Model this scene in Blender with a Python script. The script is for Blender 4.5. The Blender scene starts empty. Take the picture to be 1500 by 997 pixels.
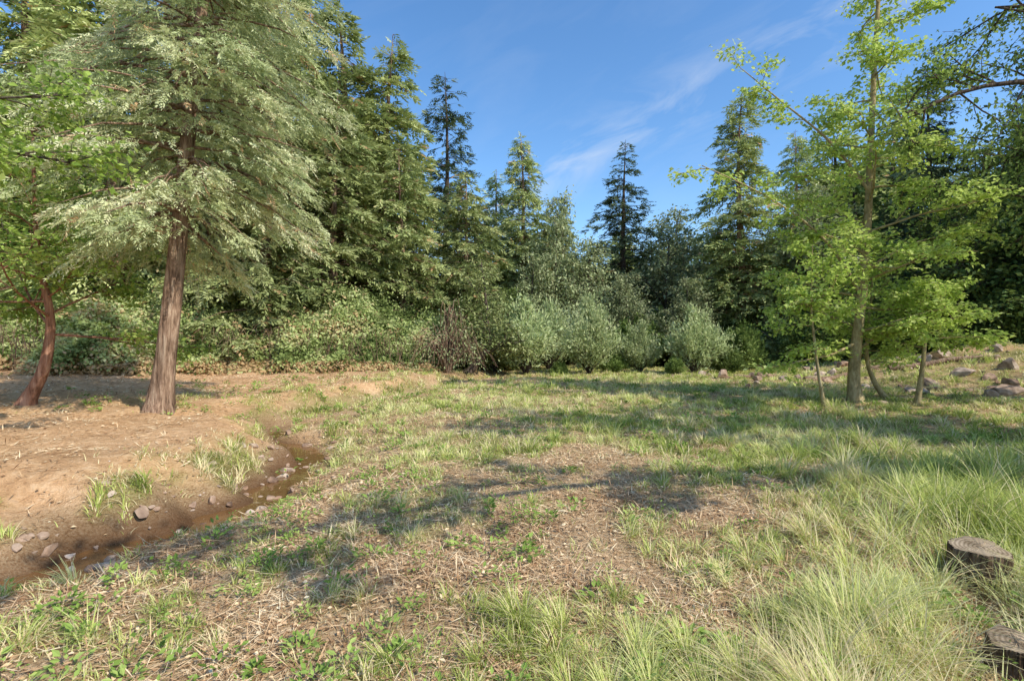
import bpy, math, random
import numpy as np
from mathutils import Vector

scene = bpy.context.scene
R0 = np.random.default_rng(7)

# ------------------------------------------------------------------ noise
_T = np.random.default_rng(3).random((256, 256))
def vnoise(x, y):
    x = np.asarray(x, float); y = np.asarray(y, float)
    xi = np.floor(x).astype(int); yi = np.floor(y).astype(int)
    fx = x - xi; fy = y - yi
    fx = fx*fx*(3-2*fx); fy = fy*fy*(3-2*fy)
    a = _T[xi & 255, yi & 255]; b = _T[(xi+1) & 255, yi & 255]
    c = _T[xi & 255, (yi+1) & 255]; d = _T[(xi+1) & 255, (yi+1) & 255]
    return (a*(1-fx)+b*fx)*(1-fy)+(c*(1-fx)+d*fx)*fy
def fbm(x, y, o=4):
    s = 0; a = 0.5; t = 0
    for i in range(o):
        s = s + a*vnoise(x*2**i+17.3*i, y*2**i+5.1*i); t += a; a *= 0.5
    return s/t
def sst(a, b, x):
    t = np.clip((x-a)/(b-a), 0, 1)
    return t*t*(3-2*t)

# ------------------------------------------------------------------ terrain
CY = np.array([-20, -5, 2, 3.0, 4.1, 5.1, 6.0, 7.6, 8.8, 9.8, 11.5, 14, 18, 25, 35, 60])
CX = np.array([-26, -13, -6.6, -5.3, -4.0, -3.5, -3.3, -3.2, -3.7, -4.7, -5.2, -4.6, -3.2, -1.2, 1.5, 6])
def creekx(y):
    return np.interp(y, CY, CX) + 0.12*np.sin(y*2.3) + 0.09*np.sin(y*6.1+1)
def creekd(x, y):
    sl = (creekx(y+0.2)-creekx(y-0.2))/0.4
    return (x-creekx(y))/np.sqrt(1+sl*sl)
def height(x, y):
    x = np.asarray(x, float); y = np.asarray(y, float)
    d = creekd(x, y)
    dep = (0.23*(1-sst(8.5, 13, y)) + 0.08)
    z = 0.16*(fbm(x*0.35+9, y*0.35+4, 3)-0.5) + 0.08*(fbm(x*2.1, y*2.1, 3)-0.5)
    wd = 0.34+0.36*(vnoise(y*1.7, x*0.3+3)-0.5) + 0.40*(d > 0)
    z = z - dep*np.exp(-(np.abs(d)/wd)**2.2)
    z = z + 0.12*(fbm(x*3.7, y*3.7, 2)-0.5)*np.exp(-(d/0.8)**2)*(1-sst(9, 13, y))
    lb = sst(0.1, 1.3, -d+0.7*(vnoise(x*1.3+7, y*1.3)-0.5))*(1-sst(20, 32, y))
    z = z + 0.34*lb + 0.03*np.clip(-d-2, 0, 12)*(1-sst(20, 32, y))
    z = z + lb*0.16*(fbm(x*0.9+3, y*0.9, 3)-0.5)
    z = z + 0.07*lb*(vnoise(x*3, y*3)-0.5)
    z = z + 0.13*np.clip(x-13, 0, 40)*sst(11, 22, y)
    z = z + 0.55*np.exp(-(((x-19.5)/3.5)**2+((y-21)/3)**2))*(0.7+0.6*vnoise(x, y))
    z = z + 0.16*np.clip(y-38, 0, 160)
    z = z + 0.10*np.clip(-x-18, 0, 60)
    return z
STUMPS = [(3.24, 3.55, 0.17), (2.56, 2.60, 0.13)]
def gd(x, y):
    """grass density 0..1"""
    n = fbm(x*0.9+31, y*0.9+7, 4); n2 = fbm(x*2.7+3, y*2.7+70, 3)
    xl = np.interp(y, [0, 2.5, 3.6, 4.8, 6, 7.5], [-1.3, 0.0, 1.2, 2.1, 2.5, 0.8])
    fg = sst(-0.8, 1.2, x-xl + (n-0.5)*3.4)
    mid = sst(5.3, 8.3, y + (n-0.5)*6 + 0.2*x)*sst(0.2, 1.8, creekd(x, y)+(n-0.5)*2)
    mid = mid*np.where(y < 30, 1.0, 0.6)*(0.55+0.45*sst(0.38, 0.55, fbm(x*0.45+3, y*0.6+12, 3)))
    bot = 0.6*sst(3.7, 2.5, y+(n-0.5)*2.0)*sst(-2.0, 0.2, x)
    d = creekd(x, y)
    lw = 0.6*sst(9.0, 11.5, y)*sst(-4.5, -1.5, d)*sst(0.35, 0.55, n+0.05)
    cr = 0.7*np.exp(-((d-0.7)/0.3)**2)*sst(0.46, 0.58, n2)*(y < 12) + 0.6*np.exp(-((d+0.55)/0.3)**2)*sst(0.50, 0.62, n2)*(y < 12) + 1.0*np.exp(-(((x+3.95)/0.45)**2+((y-6.5)/0.9)**2))
    sp = (0.07+0.36*sst(0.50, 0.66, n2))*sst(0.4, 1.1, d)
    dmax = np.maximum.reduce([fg, mid, bot, lw, cr, sp])
    dmax = dmax*(0.24+0.9*sst(0.36, 0.60, n2))
    gap = np.exp(-(((x-1.4)/1.3)**2+((y-5.3)/0.6)**2))
    o = np.clip(dmax*(1-0.7*gap), 0, 1)*sst(0.20, 0.42, np.abs(d)+0.5*(y > 11))
    for (a, b, r) in STUMPS:
        o = o*sst(r*0.9, r*1.4, np.hypot(x-a, y-b))
        for q in (0.92, 0.85, 0.78):
            o = o*(1-0.85*np.exp(-(((x-a*q)/0.22)**2+((y-b*q)/0.22)**2)))
    return o

# ------------------------------------------------------------------ mesh builder
class MB:
    def __init__(s):
        s.V = []; s.L = []; s.T = []; s.M = []; s.S = []; s.A = []; s.n = 0
    def add(s, V, F, mat=0, smooth=False, val=0.5):
        V = np.asarray(V, np.float32).reshape(-1, 3); F = np.asarray(F, np.int64)
        s.V.append(V); s.L.append((F+s.n).ravel())
        s.T.append(np.full(len(F), F.shape[1], np.int32))
        s.M.append(np.full(len(F), mat, np.int32)); s.S.append(np.full(len(F), smooth, bool))
        a = np.empty(len(V), np.float32); a[:] = val
        s.A.append(a); s.n += len(V)
    def mesh(s, name, mats):
        V = np.concatenate(s.V); L = np.concatenate(s.L).astype(np.int32); T = np.concatenate(s.T)
        m = bpy.data.meshes.new(name)
        m.vertices.add(len(V)); m.vertices.foreach_set("co", V.ravel())
        m.loops.add(len(L)); m.loops.foreach_set("vertex_index", L)
        m.polygons.add(len(T))
        st = np.zeros(len(T), np.int32); st[1:] = np.cumsum(T)[:-1]
        m.polygons.foreach_set("loop_start", st)
        m.polygons.foreach_set("loop_total", T)
        m.polygons.foreach_set("material_index", np.concatenate(s.M))
        m.polygons.foreach_set("use_smooth", np.concatenate(s.S))
        at = m.attributes.new("v", 'FLOAT', 'POINT'); at.data.foreach_set("value", np.concatenate(s.A))
        for q in mats: m.materials.append(q)
        m.update(calc_edges=True)
        return m
    def obj(s, name, mats, loc=(0, 0, 0)):
        o = bpy.data.objects.new(name, s.mesh(name, mats)); o.location = loc
        scene.collection.objects.link(o); return o

def inst(name, mesh, x, y, sc=(1, 1, 1), rot=0, dz=-0.1, parent=None):
    o = bpy.data.objects.new(name, mesh)
    o.location = (x, y, float(height(x, y))+dz); o.scale = sc; o.rotation_euler = (0, 0, rot)
    scene.collection.objects.link(o)
    if parent: o.parent = parent
    return o

def nrm(a):
    return a/(np.sqrt((a*a).sum(-1, keepdims=True))+1e-9)

def tube(mb, pts, rad, n=6, mat=0, val=0.5, ridge=0.0, rng=R0):
    pts = np.asarray(pts, float); rad = np.asarray(rad, float); k = len(pts)
    t = np.gradient(pts, axis=0); t = nrm(t)
    ref = np.array([0, 0, 1.]) if abs(t[0, 2]) < 0.8 else np.array([1., 0, 0])
    u = nrm(np.cross(t, ref)); w = np.cross(t, u)
    a = np.arange(n)/n*2*np.pi
    rr = rad[:, None]*np.ones((k, n))
    if ridge > 0:
        rr = rr*(1+ridge*(rng.random((1, n))-0.5)*2 + ridge*0.5*(rng.random((k, n))-0.5))
    V = pts[:, None, :] + rr[:, :, None]*(u[:, None, :]*np.cos(a)[None, :, None]+w[:, None, :]*np.sin(a)[None, :, None])
    i = np.arange(k-1)[:, None]*n; j = np.arange(n)[None, :]; j2 = (j+1) % n
    F = np.stack([i+j, i+j2, i+n+j2, i+n+j], -1).reshape(-1, 4)
    mb.add(V, F, mat, True, val)

def leaves(mb, c, d, nn, ll, lw, val, mat=1, fold=0.0):
    d = nrm(d); side = nrm(np.cross(d, nn)); ll = np.asarray(ll).reshape(-1, 1)*np.ones((len(c), 1)); lw = np.asarray(lw).reshape(-1, 1)*np.ones((len(c), 1))
    up = np.cross(side, d)
    V = np.stack([c, c+d*ll*0.45+side*lw*0.5+up*lw*fold, c+d*ll, c+d*ll*0.45-side*lw*0.5+up*lw*fold], 1)
    F = np.arange(len(c)*4).reshape(-1, 4)
    mb.add(V, F, mat, False, np.repeat(val, 4))

# ------------------------------------------------------------------ materials
def newmat(name):
    m = bpy.data.materials.new(name); m.use_nodes = True
    nt = m.node_tree; nt.nodes.clear()
    o = nt.nodes.new("ShaderNodeOutputMaterial"); return m, nt, o
def ramp(nt, cols, pos=None):
    r = nt.nodes.new("ShaderNodeValToRGB"); e = r.color_ramp.elements
    n = len(cols); pos = pos or [i/(n-1) for i in range(n)]
    while len(e) < n: e.new(0.5)
    for i in range(n):
        e[i].position = pos[i]; e[i].color = (*cols[i], 1)
    return r
def leafmat(name, cols, pos=None, tr=0.3, rough=0.55, ovar=0.25, k=1.0):
    cols = [tuple(min(0.9, c*k) for c in q) for q in cols]
    m, nt, o = newmat(name); N = nt.nodes.new; K = nt.links.new
    a = N("ShaderNodeAttribute"); a.attribute_name = "v"
    r = ramp(nt, cols, pos); K(a.outputs["Fac"], r.inputs[0]); src = r.outputs[0]
    if ovar > 0:
        oi = N("ShaderNodeObjectInfo")
        mr = N("ShaderNodeMapRange"); mr.inputs[3].default_value = 1-ovar; mr.inputs[4].default_value = 1+ovar
        K(oi.outputs["Random"], mr.inputs[0])
        h = N("ShaderNodeHueSaturation"); K(src, h.inputs["Color"]); K(mr.outputs[0], h.inputs["Value"]); src = h.outputs[0]
    p = N("ShaderNodeBsdfDiffuse"); K(src, p.inputs["Color"])
    t = N("ShaderNodeBsdfTranslucent"); K(src, t.inputs[0])
    mx = N("ShaderNodeMixShader"); mx.inputs[0].default_value = tr
    K(p.outputs[0], mx.inputs[1]); K(t.outputs[0], mx.inputs[2]); K(mx.outputs[0], o.inputs[0])
    return m
def barkmat(name, c1, c2, c3, sc=6, zs=0.12, bump=0.6):
    m, nt, o = newmat(name); N = nt.nodes.new; K = nt.links.new
    g = N("ShaderNodeTexCoord"); mp = N("ShaderNodeMapping"); mp.inputs["Scale"].default_value = (1, 1, zs)
    K(g.outputs["Object"], mp.inputs[0])
    n1 = N("ShaderNodeTexNoise"); n1.inputs["Scale"].default_value = sc*3; n1.inputs["Detail"].default_value = 5
    n1.inputs["Roughness"].default_value = 0.7; K(mp.outputs[0], n1.inputs[0])
    n2 = N("ShaderNodeTexNoise"); n2.inputs["Scale"].default_value = 1.3; n2.inputs["Detail"].default_value = 3; K(g.outputs["Object"], n2.inputs[0])
    r = ramp(nt, [c1, c2, c3], [0.32, 0.5, 0.68]); K(n1.outputs["Fac"], r.inputs[0])
    mx = N("ShaderNodeMixRGB"); mx.blend_type = 'MULTIPLY'; mx.inputs[0].default_value = 0.6
    r2 = ramp(nt, [(0.5, 0.48, 0.45), (1.2, 1.15, 1.1)], [0.35, 0.65]); K(n2.outputs["Fac"], r2.inputs[0])
    K(r.outputs[0], mx.inputs[1]); K(r2.outputs[0], mx.inputs[2])
    p = N("ShaderNodeBsdfDiffuse"); K(mx.outputs[0], p.inputs["Color"])
    b = N("ShaderNodeBump"); b.inputs["Strength"].default_value = bump; b.inputs["Distance"].default_value = 0.05
    K(n1.outputs["Fac"], b.inputs["Height"]); K(b.outputs[0], p.inputs["Normal"]); K(p.outputs[0], o.inputs[0])
    return m

M_bark = barkmat("bark_cedar", (0.07, 0.043, 0.03), (0.30, 0.20, 0.14), (0.55, 0.42, 0.31), bump=1.0)
M_bark_stump = barkmat("bark_stump", (0.05, 0.035, 0.025), (0.20, 0.14, 0.095), (0.42, 0.33, 0.24), sc=9, bump=1.0)
M_bark_red = barkmat("bark_red", (0.12, 0.055, 0.035), (0.34, 0.175, 0.115), (0.50, 0.31, 0.22))
M_bark_dark = barkmat("bark_dark", (0.04, 0.03, 0.025), (0.11, 0.085, 0.07), (0.20, 0.17, 0.14))
M_bark_maple = barkmat("bark_maple", (0.20, 0.16, 0.08), (0.38, 0.31, 0.17), (0.52, 0.45, 0.28), sc=4, zs=0.4, bump=0.3)
M_cedar = leafmat("cedar_needles", [(0.045, 0.065, 0.022), (0.18, 0.23, 0.08), (0.37, 0.42, 0.165), (0.55, 0.57, 0.28), (0.55, 0.36, 0.19)], [0, 0.3, 0.6, 0.93, 0.985], tr=0.25, k=1.15)
M_cedar_n = leafmat("cedar_needles_pale", [(0.09, 0.12, 0.045), (0.30, 0.36, 0.165), (0.50, 0.54, 0.29), (0.66, 0.66, 0.43), (0.62, 0.42, 0.25)], [0, 0.3, 0.6, 0.92, 0.985], tr=0.32, ovar=0.0, k=1.15)
M_fir = leafmat("fir_needles", [(0.025, 0.045, 0.025), (0.09, 0.135, 0.07), (0.21, 0.27, 0.14), (0.35, 0.40, 0.22)], tr=0.15)
M_oak = leafmat("oak_leaves", [(0.07, 0.10, 0.04), (0.25, 0.30, 0.14), (0.44, 0.48, 0.25), (0.60, 0.61, 0.38)], tr=0.3)
M_oakd = leafmat("oak_leaves_dark", [(0.035, 0.06, 0.018), (0.12, 0.18, 0.045), (0.24, 0.32, 0.09), (0.38, 0.44, 0.17)], tr=0.28)
M_maple = leafmat("maple_leaves", [(0.26, 0.37, 0.06), (0.44, 0.57, 0.12), (0.60, 0.72, 0.20), (0.74, 0.80, 0.33)], tr=0.48, ovar=0.0)
M_near = leafmat("dogwood_leaves", [(0.12, 0.21, 0.04), (0.27, 0.40, 0.08), (0.44, 0.57, 0.13), (0.60, 0.68, 0.24)], tr=0.45, ovar=0.0)
M_willow = leafmat("willow_leaves", [(0.18, 0.23, 0.10), (0.38, 0.46, 0.21), (0.57, 0.63, 0.33), (0.70, 0.72, 0.45)], tr=0.35, ovar=0.12)
M_bramble = leafmat("bramble_leaves", [(0.06, 0.09, 0.025), (0.24, 0.31, 0.10), (0.45, 0.52, 0.20), (0.62, 0.65, 0.34), (0.55, 0.39, 0.21)], [0, 0.3, 0.62, 0.88, 0.97], tr=0.32, ovar=0.0)
M_grass = leafmat("grass_blades", [(0.14, 0.19, 0.035), (0.32, 0.39, 0.085), (0.55, 0.60, 0.18), (0.73, 0.73, 0.34), (0.82, 0.69, 0.42)], [0, 0.28, 0.6, 0.86, 0.95], tr=0.32, ovar=0.0)
M_weed = leafmat("weed_leaves", [(0.13, 0.21, 0.04), (0.28, 0.40, 0.09), (0.46, 0.56, 0.17)], tr=0.3, ovar=0)
M_litter = leafmat("dry_leaves", [(0.28, 0.155, 0.08), (0.55, 0.36, 0.20), (0.76, 0.56, 0.34), (0.92, 0.78, 0.53)], tr=0.1, rough=0.8, ovar=0)

def rockmat():
    m, nt, o = newmat("rock_stone"); N = nt.nodes.new; K = nt.links.new
    g = N("ShaderNodeTexCoord"); n = N("ShaderNodeTexNoise"); n.inputs["Scale"].default_value = 5; n.inputs["Detail"].default_value = 8
    K(g.outputs["Object"], n.inputs[0]); a = N("ShaderNodeAttribute"); a.attribute_name = "v"
    r = ramp(nt, [(0.15, 0.11, 0.085), (0.37, 0.30, 0.24), (0.58, 0.52, 0.45)], [0.3, 0.5, 0.7]); K(n.outputs["Fac"], r.inputs[0])
    r2 = ramp(nt, [(0.75, 0.55, 0.42), (1.15, 1.08, 1.0)]); K(a.outputs["Fac"], r2.inputs[0])
    mx = N("ShaderNodeMixRGB"); mx.blend_type = 'MULTIPLY'; mx.inputs[0].default_value = 1
    K(r.outputs[0], mx.inputs[1]); K(r2.outputs[0], mx.inputs[2])
    p = N("ShaderNodeBsdfPrincipled"); p.inputs["Roughness"].default_value = 0.85; K(mx.outputs[0], p.inputs["Base Color"])
    b = N("ShaderNodeBump"); b.inputs["Strength"].default_value = 0.7; b.inputs["Distance"].default_value = 0.04
    K(n.outputs["Fac"], b.inputs["Height"]); K(b.outputs[0], p.inputs["Normal"]); K(p.outputs[0], o.inputs[0]); return m
M_rock = rockmat()

def groundmat():
    m, nt, o = newmat("ground_soil"); N = nt.nodes.new; K = nt.links.new
    g = N("ShaderNodeTexCoord")
    def noise(s, d=6, r=0.6):
        n = N("ShaderNodeTexNoise"); n.inputs["Scale"].default_value = s; n.inputs["Detail"].default_value = d; n.inputs["Roughness"].default_value = r
        K(g.outputs["Object"], n.inputs[0]); return n
    n1 = noise(0.7, 5); n2 = noise(9, 8, 0.75); n3 = noise(45, 4, 0.7)
    dirt = ramp(nt, [(0.44, 0.235, 0.115), (0.70, 0.44, 0.24), (0.86, 0.62, 0.39)], [0.3, 0.5, 0.7]); K(n2.outputs["Fac"], dirt.inputs[0])
    straw = ramp(nt, [(0.28, 0.165, 0.085), (0.58, 0.40, 0.23), (0.82, 0.65, 0.43)], [0.32, 0.5, 0.66]); K(n3.outputs["Fac"], straw.inputs[0])
    grass = ramp(nt, [(0.11, 0.11, 0.035), (0.28, 0.29, 0.09), (0.46, 0.44, 0.19)], [0.3, 0.5, 0.7]); K(n3.outputs["Fac"], grass.inputs[0])
    a1 = N("ShaderNodeAttribute"); a1.attribute_name = "dirt"
    a2 = N("ShaderNodeAttribute"); a2.attribute_name = "gd"
    a3 = N("ShaderNodeAttribute"); a3.attribute_name = "wet_far_dark"
    m0 = N("ShaderNodeMath"); m0.operation = 'ADD'; K(a1.outputs["Fac"], m0.inputs[0])
    ns = N("ShaderNodeMapRange"); ns.inputs[1].default_value = 0.35; ns.inputs[2].default_value = 0.65; ns.inputs[3].default_value = -0.3; ns.inputs[4].default_value = 0.3
    K(n2.outputs["Fac"], ns.inputs[0]); K(ns.outputs[0], m0.inputs[1]); m0.use_clamp = True
    x1 = N("ShaderNodeMixRGB"); K(m0.outputs[0], x1.inputs[0]); K(straw.outputs[0], x1.inputs[1]); K(dirt.outputs[0], x1.inputs[2])
    m1 = N("ShaderNodeMath"); m1.operation = 'MULTIPLY'; m1.inputs[1].default_value = 0.85; K(a2.outputs["Fac"], m1.inputs[0])
    x2 = N("ShaderNodeMixRGB"); K(m1.outputs[0], x2.inputs[0]); K(x1.outputs[0], x2.inputs[1]); K(grass.outputs[0], x2.inputs[2])
    x3 = N("ShaderNodeMixRGB"); K(a3.outputs["Fac"], x3.inputs[0]); K(x2.outputs[0], x3.inputs[1]); x3.inputs[2].default_value = (0.12, 0.06, 0.03, 1)
    x4 = N("ShaderNodeMixRGB"); x4.blend_type = 'MULTIPLY'; x4.inputs[0].default_value = 0.6
    r4 = ramp(nt, [(0.66, 0.58, 0.5), (1.12, 1.1, 1.08)], [0.35, 0.62]); K(n1.outputs["Fac"], r4.inputs[0])
    K(x3.outputs[0], x4.inputs[1]); K(r4.outputs[0], x4.inputs[2])
    p = N("ShaderNodeBsdfDiffuse"); K(x4.outputs[0], p.inputs["Color"])
    ad = N("ShaderNodeMath"); ad.operation = 'ADD'; K(n2.outputs["Fac"], ad.inputs[0]); K(n3.outputs["Fac"], ad.inputs[1])
    b = N("ShaderNodeBump"); b.inputs["Strength"].default_value = 0.8; b.inputs["Distance"].default_value = 0.06
    K(ad.outputs[0], b.inputs["Height"]); K(b.outputs[0], p.inputs["Normal"]); K(p.outputs[0], o.inputs[0]); return m

# ------------------------------------------------------------------ ground
def make_ground():
    n = 560
    u = np.linspace(-5.1, 5.1, n); gx = 4.5*np.sinh(u); gy = 6+4.5*np.sinh(u)
    X, Y = np.meshgrid(gx, gy); Z = height(X, Y)
    V = np.stack([X, Y, Z], -1).reshape(-1, 3)
    i = np.arange(n-1)[:, None]*n; j = np.arange(n-1)[None, :]
    F = np.stack([i+j, i+j+1, i+n+j+1, i+n+j], -1).reshape(-1, 4)
    mb = MB(); mb.add(V, F, 0, True, 0.5)
    o = mb.obj("ground", [groundmat()])
    x, y = V[:, 0], V[:, 1]; d = creekd(x, y)
    dirt = sst(0.2, 0.9, -d)*(1-sst(16, 26, y))
    dirt = np.maximum(dirt, 0.6*np.exp(-((d-0.5)/0.5)**2)*(y < 12))
    dirt = np.maximum(dirt, np.exp(-(((x-19.5)/3)**2+((y-21)/2.2)**2)))
    wet_far_dark = np.exp(-(np.abs(d)/0.40)**3)*(1-sst(9, 13, y))*0.9
    wet_far_dark = np.maximum(wet_far_dark, 0.8*sst(34, 44, y))  # far ground behind the meadow also goes dark, sharing the wet creek mask
    for nm, a in (("dirt", dirt), ("gd", gd(x, y)), ("wet_far_dark", wet_far_dark)):
        at = o.data.attributes.new(nm, 'FLOAT', 'POINT'); at.data.foreach_set("value", a.astype(np.float32))
make_ground()

# ------------------------------------------------------------------ creek water
def make_water():
    m, nt, o = newmat("water"); N = nt.nodes.new; K = nt.links.new
    p = N("ShaderNodeBsdfPrincipled"); p.inputs["Base Color"].default_value = (0.17, 0.085, 0.032, 1); p.inputs["Roughness"].default_value = 0.03
    p.inputs["Specular IOR Level"].default_value = 0.8
    n = N("ShaderNodeTexNoise"); n.inputs["Scale"].default_value = 7; b = N("ShaderNodeBump"); b.inputs["Strength"].default_value = 0.12
    b.inputs["Distance"].default_value = 0.03
    g = N("ShaderNodeTexCoord"); K(g.outputs["Object"], n.inputs[0]); K(n.outputs["Fac"], b.inputs["Height"]); K(b.outputs[0], p.inputs["Normal"]); K(p.outputs[0], o.inputs[0])
    ys = np.linspace(0, 10.5, 200); xs = creekx(ys)
    zc = height(xs, ys)
    zw = np.convolve(np.pad(zc, 16, mode='edge'), np.ones(33)/33, 'valid')+0.042
    tx = np.gradient(xs); ty = np.gradient(ys); l = np.hypot(tx, ty); nx = ty/l; ny = -tx/l
    V = []; F = []
    for i in range(200):
        V += [(xs[i]-0.42*nx[i], ys[i]-0.42*ny[i], zw[i]), (xs[i]+0.42*nx[i], ys[i]+0.42*ny[i], zw[i])]
        if i: F.append((2*i-2, 2*i-1, 2*i+1, 2*i))
    mb = MB(); mb.add(V, F, 0, True); mb.obj("creek_water", [m])
make_water()

# ------------------------------------------------------------------ rocks
import bmesh
def ico(sub):
    bm = bmesh.new(); bmesh.ops.create_icosphere(bm, subdivisions=sub, radius=1)
    V = np.array([v.co[:] for v in bm.verts]); F = np.array([[v.index for v in f.verts] for f in bm.faces]); bm.free(); return V, F
IV, IF = ico(3)
def rock(mb, x, y, z, s, rng):
    V = IV.copy()
    for k in range(10):
        n = nrm(rng.normal(size=3)); c = 0.35+0.45*rng.random()
        dd = V@n; V = V-np.clip(dd-c, 0, None)[:, None]*n*0.95
    V += 0.10*(vnoise(V[:, 0]*4+x*9, V[:, 1]*4+V[:, 2]*5+40)[:, None]-0.5)*nrm(V)
    a = rng.random()*6.28; ca, sa = math.cos(a), math.sin(a)
    V = V*np.array([1, 0.55+0.4*rng.random(), 0.4+0.4*rng.random()])*s
    V = np.stack([V[:, 0]*ca-V[:, 1]*sa, V[:, 0]*sa+V[:, 1]*ca, V[:, 2]], -1)
    mb.add(V+np.array([x, y, z]), IF, 0, False, rng.random())
rng = np.random.default_rng(11)
mb = MB()
for i in range(420):
    y = 2.0+8*rng.random()**(1.2 if i % 2 else 0.8); y = y+0.3*math.sin(y*9); d = rng.normal()*0.36; x = float(creekx(y))+d
    s = 0.018+0.10*rng.random()**3
    rock(mb, x, y, float(height(x, y))+s*0.12, s, rng)
mb.obj("creek_rocks", [M_rock])
mb = MB()
for (cx, cy, sx, sy, n, smax) in [(12.3, 22.5, 1.6, 1.5, 36, 0.34), (15.5, 23, 2.5, 1.5, 32, 0.36), (19, 19, 2.6, 1.6, 60, 0.42), (14.5, 17, 2.0, 1.4, 20, 0.25), (8.5, 25, 2, 1, 10, 0.2)]:
    for i in range(n):
        x = cx+rng.normal()*sx; y = cy+rng.normal()*sy; s = 0.07+smax*rng.random()**2
        rock(mb, x, y, float(height(x, y))+s*0.2, s, rng)
mb.obj("rock_pile", [M_rock])
for (x, y, s) in [(9.75, 13.6, 0.22), (7.05, 9.6, 0.08), (1.85, 3.75, 0.06)]:
    mb = MB(); rock(mb, 0, 0, 0, s, rng); mb.obj("rock", [M_rock], (x, y, float(height(x, y))+s*0.2))

# fallen logs among the rocks on the right
for (x, y, L, r, a) in [(13.2, 21.2, 2.6, 0.11, 0.25), (16.8, 20.2, 3.2, 0.13, -0.35), (11.2, 23.6, 2.0, 0.09, 0.1)]:
    mb = MB(); t = np.linspace(-0.5, 0.5, 8)
    P = np.stack([t*L*math.cos(a), t*L*math.sin(a)+0.05*np.sin(t*7), 0*t], -1)
    P[:, 2] = height(x+P[:, 0], y+P[:, 1])-float(height(x, y))
    tube(mb, P, r*np.linspace(1, 0.6, 8), 12, 0, 0.5, 0.08, rng)
    mb.add(np.array([P[0], *(P[0]+np.array([0, math.cos(q)*r*0.98, math.sin(q)*r*0.98]) for q in np.arange(12)/12*6.283)]), [[0, k+1, (k+1) % 12+1] for k in range(12)], 0, False)
    mb.obj("fallen_log", [M_bark], (x, y, float(height(x, y))+r*0.7))

# ------------------------------------------------------------------ stumps
def stumpmats():
    m, nt, o = newmat("stump_end_grain"); N = nt.nodes.new; K = nt.links.new
    g = N("ShaderNodeTexCoord"); w = N("ShaderNodeTexWave"); w.wave_type = 'RINGS'; w.rings_direction = 'Z'; w.inputs["Scale"].default_value = 14
    w.inputs["Distortion"].default_value = 2.5; w.inputs["Detail"].default_value = 3; K(g.outputs["Object"], w.inputs[0])
    r = ramp(nt, [(0.26, 0.20, 0.13), (0.46, 0.36, 0.25)]); K(w.outputs["Fac"], r.inputs[0])
    n = N("ShaderNodeTexNoise"); n.inputs["Scale"].default_value = 8; K(g.outputs["Object"], n.inputs[0])
    mx = N("ShaderNodeMixRGB"); mx.blend_type = 'MULTIPLY'; mx.inputs[0].default_value = 0.7; K(r.outputs[0], mx.inputs[1])
    r2 = ramp(nt, [(0.4, 0.36, 0.3), (1.1, 1.1, 1.1)], [0.35, 0.6]); K(n.outputs["Fac"], r2.inputs[0]); K(r2.outputs[0], mx.inputs[2])
    p = N("ShaderNodeBsdfDiffuse"); K(mx.outputs[0], p.inputs["Color"]); K(p.outputs[0], o.inputs[0]); return m
M_grain = stumpmats()
def stump(x, y, r, h, seed):
    rng = np.random.default_rng(seed); n = 96; mb = MB()
    a = np.arange(n)/n*2*np.pi
    rid = 1+0.05*np.sin(a*3+seed)+0.04*np.sin(a*7+1)+0.08*(rng.random(n)-0.5)
    levels = [(-0.25, 1.35), (0, 1.16), (0.15, 1.08), (0.4, 1.03), (0.7, 1.0), (0.93, 1.0), (1.0, 0.97)]
    V = []
    for (l, s) in levels:
        rr = r*s*rid*(1+0.04*(rng.random(n)-0.5))
        V.append(np.stack([rr*np.cos(a), rr*np.sin(a), np.full(n, l*h)+(0.01*np.sin(a*2) if l > 0.9 else 0)], -1))
    V = np.concatenate(V); k = len(levels)
    i = np.arange(k-1)[:, None]*n; j = np.arange(n)[None, :]; j2 = (j+1) % n
    mb.add(V, np.stack([i+j, i+j2, i+n+j2, i+n+j], -1).reshape(-1, 4), 0, False)
    T = []
    for f in (0.965, 0.7, 0.4, 0.12):
        rr = r*f*rid; T.append(np.stack([rr*np.cos(a), rr*np.sin(a), h+0.01*np.sin(a*2)*f/0.95+0.006*(rng.random(n)-0.5)*(f < 0.9)], -1))
    T = np.concatenate(T); k = 4; i = np.arange(k-1)[:, None]*n
    mb.add(T, np.stack([i+j, i+j2, i+n+j2, i+n+j], -1).reshape(-1, 4), 1, True)
    mb.add(T[-n:], [list(range(n))], 1, False)
    o = mb.obj("tree_stump", [M_bark_stump, M_grain], (x, y, float(height(x, y)))); o.rotation_euler = (0.05, -0.04, 0.4)
stump(3.24, 3.55, 0.165, 0.25, 1)
stump(2.56, 2.60, 0.12, 0.15, 5)

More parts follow.
